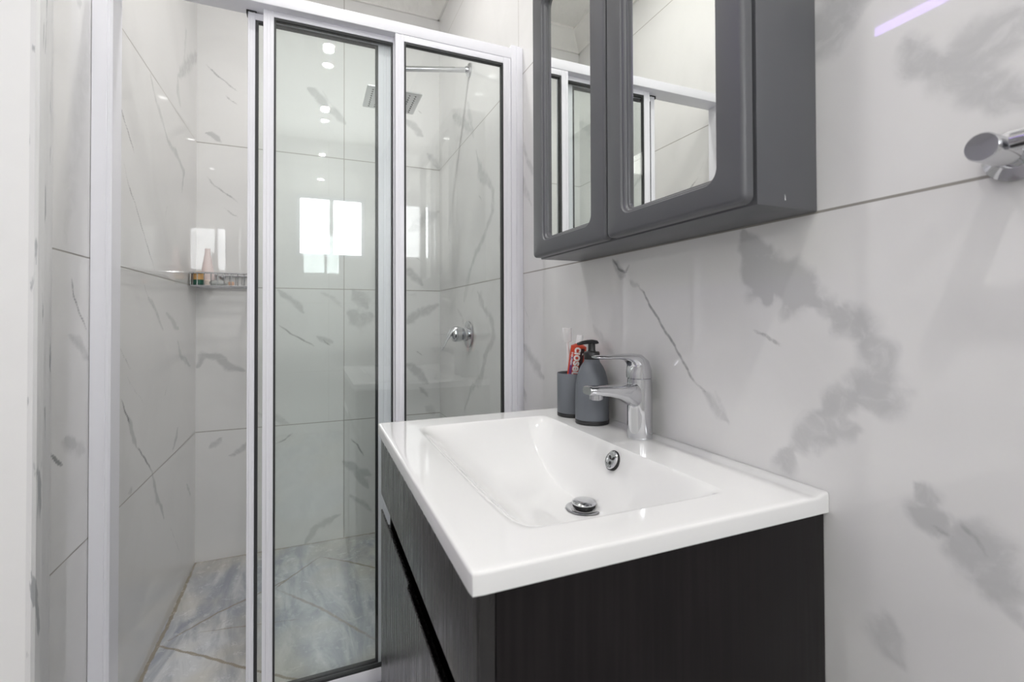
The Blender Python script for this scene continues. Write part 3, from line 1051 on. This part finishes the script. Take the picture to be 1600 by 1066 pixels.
for y0, y1, dx, zt_ in ((FY0, .7185, -.0028, .6045), (.7205, FY1, 0.0, .6065)):
    mb = MB()
    # door slab with a bevelled finger-pull along its top edge
    pr = [(FX + dx, .082), (FX + dx, zt_ - .001), (FX + dx + .0012, zt_), (FX + dx + .0024, zt_), (FX + dx + .0036, zt_ - .0015), (-.4360, zt_ - .034), (-.4333, zt_ - .034), (-.4333, .082)]
    mb.loft([[(x, y, z) for x, z in pr] for y in (y0, y1)])
    mb.build('door', M['espresso_front'], va, angle=25)

# ------------------------------------------------------------------ wash basin
wb = thing('wash_basin', (-.228, .71, VT), 'white ceramic rectangular wash basin top on the dark vanity', 'basin')
BXB, BXF, BYN, BYF, DEP = -.105, -.392, .450, .957, .106


def sm(t):
    t = min(1.0, max(0.0, t))
    return t * t * (3 - 2 * t)


def basin_depth(x, y):
    u = (y - (BYN + BYF) / 2) / ((BYF - BYN) / 2)
    if abs(u) >= 1 or x >= BXB or x <= BXF:
        return 0.0
    du = 1 - abs(u) ** 3.7
    hb = min(1.0, (BXB - x) / .046)
    hb = 1 - (1 - hb) ** 1.35
    hf = min(1.0, (x - BXF) / .14)
    hf = math.sin(hf * math.pi / 2) ** 1.15
    d = DEP * du * hb * hf
    return math.sqrt(d * d + .0022 ** 2) - .0022      # rounds the rim over


def lip(x):
    return .0042 * sm((x + .021) / .016)


def axis_pts(a, b, n, dense):
    pts = set(round(a + (b - a) * k / n, 5) for k in range(n + 1))
    for lo_, hi_, st in dense:
        k = lo_
        while k <= hi_:
            pts.add(round(k, 5))
            k += st
    out = sorted(p for p in pts if a <= p <= b)
    res = [out[0]]
    for p in out[1:]:
        if p - res[-1] > .0006:
            res.append(p)
    res[-1] = out[-1]
    return res


R_ = .0035
xs = axis_pts(VX + R_, -.0012, 64, [(-.155, -.100, .002), (-.394, -.364, .0015), (-.022, -.002, .002)])
ys = axis_pts(VY0 + R_, VY1 - R_, 110, [(.448, .470, .002), (.937, .959, .002)])
mb = MB()
bm = mb.bm
top = [[bm.verts.new((x, y, VT + lip(x) - basin_depth(x, y))) for y in ys] for x in xs]
for i in range(len(xs) - 1):
    for j in range(len(ys) - 1):
        bm.faces.new((top[i][j], top[i + 1][j], top[i + 1][j + 1], top[i][j + 1]))
nx_, ny_ = len(xs), len(ys)
ring = [(i, 0) for i in range(nx_)] + [(nx_ - 1, j) for j in range(1, ny_)] + [(i, ny_ - 1) for i in range(nx_ - 2, -1, -1)] + [(0, j) for j in range(ny_ - 2, 0, -1)]
prev = [top[i][j] for i, j in ring]
for t in (30, 60, 90, None):
    cur = []
    for i, j in ring:
        v = top[i][j].co
        ox = -1 if i == 0 else 0
        oy = -1 if j == 0 else (1 if j == ny_ - 1 else 0)
        l = math.hypot(ox, oy) or 1
        if t is None:
            rr_, z = R_, .7637
        else:
            rr_ = R_ * math.sin(math.radians(t))
            z = v.z - R_ * (1 - math.cos(math.radians(t)))
        cur.append(bm.verts.new((v.x + ox / l * rr_, v.y + oy / l * rr_, z)))
    for k in range(len(ring)):
        k2 = (k + 1) % len(ring)
        bm.faces.new((prev[k], prev[k2], cur[k2], cur[k]))
    prev = cur
# underside follows the bowl
und = [[bm.verts.new((x, y, min(.7637, VT - basin_depth(x, y) - .010))) for y in ys] for x in xs]
for i in range(nx_ - 1):
    for j in range(ny_ - 1):
        bm.faces.new((und[i][j], und[i][j + 1], und[i + 1][j + 1], und[i + 1][j]))
cur = [und[i][j] for i, j in ring]
for k in range(len(ring)):
    k2 = (k + 1) % len(ring)
    bm.faces.new((prev[k], prev[k2], cur[k2], cur[k]))
mb.build('bowl', M['ceramic'], wb, angle=60)
# overflow
mb = MB()
oc = Vector((-.1165, .681, .7615))
ozn = Vector((-.90, 0, .43)).normalized()
ou = Vector((0, 1, 0))
ov = ozn.cross(ou)
mb.lathe([(.0165, -.006), (.0168, .0005)], oc, ozn, seg=40)
rg = mb.build('overflow_ring', M['hole_shade'], wb)
mb = MB()
mb.lathe([(.0155, -.004), (.0155, .0020), (.0140, .0034), (.0105, .0036), (.0098, .0026), (.002, .0024)], oc, ozn, seg=40)
ovf = mb.build('overflow_cover', M['chrome'], wb)
ovf['label'] = 'round chrome overflow cover'
mb = MB()
for ang, lw_, ll in ((90, .0036, .0030), (215, .0024, .0046), (325, .0024, .0046)):
    a = math.radians(ang)
    c = oc + ou * (math.cos(a) * .0056) + (ov if ov.z < 0 else -ov) * (math.sin(a) * .0056) + ozn * .0026
    d1 = ou * math.cos(a) + (ov if ov.z < 0 else -ov) * math.sin(a)
    d2 = ozn.cross(d1)
    l0 = [c + d1 * (ll * math.cos(2 * math.pi * k / 20)) + d2 * (lw_ * math.sin(2 * math.pi * k / 20)) - ozn * .001 for k in range(20)]
    l1 = [p + ozn * .0012 for p in l0]
    mb.loft([l0, l1])
mb.build('overflow_slot_shade', M['hole_shade'], ovf)  # raised lenses; the shade of the openings is only their colour
# drain
dxc, dyc = -.160, .700
dz = VT - basin_depth(dxc, dyc)
mb = MB()
mb.lathe([(.0225, -.004), (.030, .0005), (.0315, .002), (.029, .003), (.022, .0015), (.0195, -.001)], (dxc, dyc, dz), seg=48)
mb.build('drain_flange', M['chrome'], wb)
mb = MB()
mb.lathe([(.0150, -.0005), (.0150, .004), (.019, .0045), (.0195, .009)], (dxc, dyc, dz), seg=40)
pl = mb.build('drain_plug', M['hole_shade'], wb)  # shade under the plug cap is put into this colour
mb = MB()
mb.lathe([(.0195, .0092), (.0205, .0100), (.0205, .0118), (.018, .0138), (.010, .0148), (.003, .0150)], (dxc, dyc, dz), seg=48)
mb.build('plug_cap', M['chrome'], pl)

# ------------------------------------------------------------------ basin tap
FXc, FYc = -.0355, .712
fa = thing('basin_tap', (FXc, FYc, VT), 'chrome single lever mixer tap standing at the back of the basin', 'tap')
mb = MB()
mb.lathe([(.0222, .0), (.0226, .001), (.0226, .004), (.0222, .04), (.0220, .085), (.0218, .107), (.0205, .1085)], (FXc, FYc, VT), seg=48)
mb.build('body', M['chrome'], fa)
mb = MB()
section_loft(mb, [(-.028, FYc, .862, -1, 0, .0200, .0175), (-.050, FYc, .8630, -1, .02, .0230, .0195), (-.060, FYc, .8650, -1, .1, .0195, .0195), (-.070, FYc, .8680, -1, .12, .0150, .0188), (-.085, FYc, .8705, -1, .08, .0118, .0178),
                  (-.105, FYc, .8730, -1, .06, .0095, .0166), (-.128, FYc, .8750, -1, .04, .0082, .0155), (-.1440, FYc, .8758, -1, .02, .0076, .0148), (-.1462, FYc, .8758, -1, .02, .0066, .0138)], sq=3.2, n=28)
mb.build('spout', M['chrome'], fa, angle=50)
mb = MB()
mb.lathe([(.0105, 0), (.0115, -.001), (.0115, -.009), (.0095, -.010), (.0085, -.006), (.002, -.006)], (-.1275, FYc, .8690), seg=32)
mb.build('aerator', M['chrome'], fa)
mb = MB()
section_loft(mb, [(-.0362, FYc, .8930, 0, 1, .0218, .0218), (-.0368, FYc, .9050, -.1, 1, .0216, .0218), (-.0395, FYc, .9165, -.45, .9, .0190, .0216), (-.0455, FYc, .9245, -.8, .6, .0140, .0208), (-.0560, FYc, .9295, -.95, .3, .0085, .0196),
                  (-.0720, FYc, .9318, -1, .06, .0052, .0178), (-.0920, FYc, .9320, -1, 0, .0040, .0156), (-.1120, FYc, .9322, -1, .02, .0034, .0134), (-.1270, FYc, .9328, -1, .05, .0032, .0112), (-.1310, FYc, .9330, -1, .05, .0020, .0090)], sq=2.3, n=28)
mb.build('lever', M['chrome'], fa, angle=50)

# ------------------------------------------------------------------ soap dispenser
sx, sy = -.0475, .853
so = thing('soap_dispenser', (sx, sy, VT), 'slate grey soap dispenser bottle with black pump beside the tap', 'soap dispenser')
mb = MB()
mb.lathe([(.0325, 0.0004), (.0345, .001), (.0348, .0075), (.0343, .0085)], (sx, sy, VT))
mb.build('base_ring', M['black_plastic'], so)
mb = MB()
mb.lathe([(.0340, .0087), (.0346, .0095), (.0345, .040), (.0341, .062), (.0332, .080), (.0311, .094), (.0277, .106), (.0232, .116), (.0190, .1225), (.0164, .1265), (.0158, .131)], (sx, sy, VT))
mb.build('bottle', M['grey_soft'], so)
mb = MB()
mb.lathe([(.0158, .1311), (.0163, .132), (.0163, .1445), (.0150, .147), (.0085, .1475), (.0075, .150), (.0075, .164)], (sx, sy, VT))
pm = mb.build('collar', M['black_plastic'], so)
mb = MB()
section_loft(mb, [(sx + .013, sy, VT + .1650, -1, .1, .0022, .0070), (sx + .010, sy, VT + .1662, -1, .1, .0042, .0086), (sx, sy, VT + .1672, -1, 0, .0048, .0092), (sx - .012, sy, VT + .1668, -1, -.1, .0042, .0082), (sx - .024, sy, VT + .1652, -1, -.18, .0034, .0060), (sx - .0325, sy, VT + .1632, -1, -.3, .0028, .0045)], sq=2.2)
mb.build('pump_head', M['black_plastic'], so)

# ------------------------------------------------------------------ cup, toothpaste, toothbrush
cx_, cy_ = -.0470, .9340
cu = thing('toothbrush_cup', (cx_, cy_, VT), 'slate grey cylindrical tumbler with black base behind the soap dispenser', 'cup')
mb = MB()
mb.lathe([(.0325, 0.0004), (.0340, .001), (.0343, .0075), (.0338, .0085)], (cx_, cy_, VT))
mb.build('base_ring', M['black_plastic'], cu)
mb = MB()
mb.lathe([(.0335, .0087), (.0340, .0095), (.0340, .094), (.0334, .0952), (.0322, .094), (.0322, .014), (.005, .0138)], (cx_, cy_, VT))
mb.build('cup_wall', M['grey_soft'], cu)

# toothpaste tube standing in the cup, cap upward, leaning towards the wall
p0 = Vector((cx_ - .0060, cy_ - .004, VT + .0165))
p1 = Vector((cx_ + .0125, cy_ - .0080, VT + .156))
ax = (p1 - p0).normalized()
face = Vector((-.42, -.90, 0))
face = (face - ax * face.dot(ax)).normalized()
side = ax.cross(face).normalized()
if side.x < 0:
    side = -side
TL = (p1 - p0).length
tp = thing('toothpaste_tube', p0, 'red toothpaste tube with white cap standing in the grey cup', 'toothpaste')
KF = [(0.0, .0195, .0012), (.006, .0195, .0016), (.04, .0185, .0065), (.085, .0184, .0105), (.128, .0180, .0140), (.1385, .0174, .0145), (.1420, .0110, .0100), (.1440, .0070, .0068), (.148, .0060, .0060)]


def tube_dims(t):
    for (a, w0, h0), (b, w1, h1) in zip(KF[:-1], KF[1:]):
        if a <= t <= b:
            f = (t - a) / (b - a)
            return w0 + (w1 - w0) * f, h0 + (h1 - h0) * f
    return KF[-1][1:]


def tube_pt(t, v, lift=0.0):
    """point on the front of the tube: t along it from the crimp, v across it"""
    w, h = tube_dims(t)
    q = max(-.999, min(.999, v / w))
    return p0 + ax * t + side * v + face * (h * math.sqrt(1 - q * q) + lift)


red = simple('red_toothpaste_print', (0.60, 0.058, 0.02), 0.28, noise=0.06, nscale=60)
mb = MB()
lo = []
for t, w, h in KF:
    lo.append([p0 + ax * t + side * (w * math.cos(2 * math.pi * k / 32)) + face * (h * math.sin(2 * math.pi * k / 32)) for k in range(32)])
mb.loft(lo)
body = mb.build('tube_body', red, tp)
mb = MB()
mb.lathe([(.0078, .1436), (.0080, .146), (.0072, .1615), (.0064, .163)], p0, ax, seg=24)
mb.build('cap', M['white_plastic'], tp)


def skin_patch(name, m, cells, lift=.00025):
    mb = MB()
    for poly in cells:
        vs = [mb.bm.verts.new(tube_pt(t, v, lift)) for t, v in poly]
        mb.bm.faces.new(vs)
    return mb.build(name, m, body)


cells = []
for k in range(20):
    ta, tb = .030 + .104 * k / 20, .030 + .104 * (k + 1) / 20

    def band(t):
        s = (t - .03) / .104
        return .0052 + .0022 * math.sin(s * 6.0), min(tube_dims(t)[0] * .90, .0130 + .0016 * math.sin(s * 5 + 1))
    for j in range(4):
        a0, a1 = band(ta)
        b0, b1 = band(tb)
        cells.append([(ta, a0 + (a1 - a0) * j / 4), (ta, a0 + (a1 - a0) * (j + 1) / 4), (tb, b0 + (b1 - b0) * (j + 1) / 4), (tb, b0 + (b1 - b0) * j / 4)])
skin_patch('dark_swoosh', simple('dark_brown_print', (0.035, 0.012, 0.012), 0.3), cells)
cells = []
for k in range(20):
    ta, tb = .055 + .060 * k / 20, .055 + .060 * (k + 1) / 20
    for j in range(2):
        va, vb = -.0157 + .0055 * j / 2, -.0157 + .0055 * (j + 1) / 2
        cells.append([(ta, va), (ta, vb), (tb, vb), (tb, va)])
skin_patch('purple_band', simple('purple_print', (0.16, 0.03, 0.16), 0.3), cells)


def wrap_text(name, body_txt, size, t_top, v_mid, m, bold, lift):
    """lettering that reads down the tube, tops of the letters towards +v"""
    cu_ = bpy.data.curves.new(name, 'FONT')
    cu_.body = body_txt
    cu_.size = size
    cu_.offset = bold
    cu_.space_character = 0.98
    cu_.resolution_u = 4
    ob = bpy.data.objects.new(name, cu_)
    COL.objects.link(ob)
    dg = bpy.context.evaluated_depsgraph_get()
    me = bpy.data.meshes.new_from_object(ob.evaluated_get(dg))
    bpy.data.objects.remove(ob)
    bpy.data.curves.remove(cu_)
    bm = bmesh.new()
    bm.from_mesh(me)
    bmesh.ops.subdivide_edges(bm, edges=[e for e in bm.edges if e.calc_length() > size * .2], cuts=1)
    off = WL[body.name]
    for v in bm.verts:
        p = tube_pt(t_top - v.co.x, v_mid + v.co.y, lift)
        v.co = p - off
    me2 = bpy.data.meshes.new(name)
    bm.to_mesh(me2)
    bm.free()
    me2.materials.append(m)
    o = bpy.data.objects.new(name, me2)
    COL.objects.link(o)
    o.parent = body
    WL[o.name] = off
    return o


cream = simple('cream_white_print', (0.85, 0.78, 0.74), 0.3)
wrap_text('brand_lettering', 'closeup', .0262, .1360, -.0085, cream, .0008, .0006)
wrap_text('small_lettering', 'EVER FRESH', .0056, .124, -.0152, cream, .0001, .0006)

tb_ = thing('toothbrush', (cx_ - .012, cy_ + .012, VT + .016), 'white toothbrush with clear head cover standing behind the red tube', 'toothbrush')
h0 = Vector((cx_ + .004, cy_ + .012, VT + .0165))
h1 = Vector((cx_ - .0085, cy_ + .0090, VT + .185))
dv = (h1 - h0).normalized()
mb = MB()
mb.tube([h0, h0 + dv * .05, h0 + dv * .10, h0 + dv * .135, h0 + dv * .150], [.0045, .005, .0042, .003, .003], 14)
mb.tube([h0 + dv * .150, h0 + dv * .153, h0 + dv * .168, h0 + dv * .171], [.003, .0045, .0045, .003], 14)
mb.build('handle', M['white_plastic'], tb_)
mb = MB()
bd = Vector((-.5, -.85, .05)).normalized()
for i in range(5):
    for j in (-1, 0, 1):
        b = h0 + dv * (.1535 + .0034 * i) + bd.cross(dv).normalized() * (j * .0028)
        mb.tube([b + bd * .0035, b + bd * .0125], .0011, 6)
tag(mb.build('bristles', M['white_plastic'], tb_), 'white bristles', kind='stuff')
mb = MB()
mb.tube([h0 + dv * .147 + bd * .004, h0 + dv * .149 + bd * .004, h0 + dv * .176 + bd * .004, h0 + dv * .178 + bd * .004], [.0085, .0098, .0105, .0100], 20)
c_ = mb.build('head_cover', M['clear_plastic'], tb_)
c_['label'] = 'clear plastic head cover'

# ------------------------------------------------------------------ mirror cabinet
CX, CY0, CY1, CZ0, CZ1 = -.1035, .403, .976, 1.1335, 1.752
mc = thing('mirror_cabinet', (0, .69, CZ0), 'slate grey wall cabinet with two mirrored doors above the basin', 'cabinet')
mb = MB()
mb.box(CX, -.0005, CY0, CY1, CZ0, CZ1, .0012)
ca = mb.build('carcass', M['grey_paint'], mc)
mb = MB()
mb.loft([[(-.058, CY0 - .00005, 1.1425), (-.0565, CY0 - .00005, 1.1425), (-.0570, CY0 - .00005, 1.1465), (-.0580, CY0 - .00005, 1.1500)],
         [(-.058, CY0 + .0004, 1.1425), (-.0565, CY0 + .0004, 1.1425), (-.0570, CY0 + .0004, 1.1465), (-.0580, CY0 + .0004, 1.1500)]])
cp = mb.build('paint_chip', M['white_plastic'], ca)
cp['label'] = 'small white chip in the paint'
FXD = -.1245
for y0, y1, oy0, oy1, hand in ((.404, .6825, .4435, .6425, 'mirrored door nearer the towel rail'), (.6865, .9745, .7305, .9300, 'mirrored door nearer the shower')):
    z0, z1, oz0, oz1 = CZ0 + .0015, CZ1 - .001, 1.1665, 1.7000
    xb = CX - .0055
    seq = [(xb, 0, 'o'), (FXD + .006, 0, 'o'), (FXD + .0030, .0010, 'o'), (FXD + .0009, .0032, 'o'), (FXD, .0065, 'o'),
           (FXD, 0, 'i'), (FXD + .0012, .0012, 'i'), (FXD + .0035, .0016, 'i'), (FXD + .0040, .0040, 'i'), (FXD + .0062, .0062, 'i'), (FXD + .0090, .0070, 'i'), (FXD + .0096, .0088, 'i'), (FXD + .0130, .0100, 'i'), (xb, .0100, 'i')]
    loops = []
    for x, ins, w in seq:
        if w == 'o':
            r = rrect(y0 + ins, y1 - ins, z0 + ins, z1 - ins, max(.004, .010 - ins), 8)
        else:
            r = rrect(oy0 + ins, oy1 - ins, oz0 + ins, oz1 - ins, .021 - ins, 8)
        loops.append([(x, a, b) for a, b in r])
    mb = MB()
    mb.loft(loops, closed=True)
    d = mb.build('door', M['grey_paint'], mc, angle=40)
    d['label'] = hand
    mb = MB()
    r = rrect(oy0 + .0101, oy1 - .0101, oz0 + .0101, oz1 - .0101, .0109, 8)
    mb.loft([[(FXD + .0128, a, b) for a, b in r], [(xb - .0003, a, b) for a, b in r]])
    g = mb.build('mirror_glass', M['mirror'], d)
    if y0 < .5:                      # this pane sits very slightly out of true in its rebate
        c0 = Vector((FXD + .014 - WL[d.name].x, (oy0 + oy1) / 2 - WL[d.name].y, 0))
        rot = Matrix.Translation(c0) @ Matrix.Rotation(math.radians(-.3), 4, 'Z') @ Matrix.Translation(-c0)
        g.data.transform(rot)
    g['label'] = 'mirror glass'

# ------------------------------------------------------------------ towel rail
tr = thing('towel_rail', (0, -.03, 1.145), 'round chrome towel rail on the right wall near the camera', 'towel rail')
for y in (.2195, -.28):
    mb = MB()
    mb.lathe([(.0225, .0005), (.0225, .005), (.0122, .0075), (.0122, .058), (.0115, .0592), (.002, .0596)], (0, y, 1.146), (-1, 0, 0), seg=40)
    mb.build('post', M['chrome'], tr)
mb = MB()
mb.tube([(-.046, .2045, 1.1475), (-.046, -.268, 1.1475)], .0075, 24)
mb.build('bar', M['chrome'], tr)
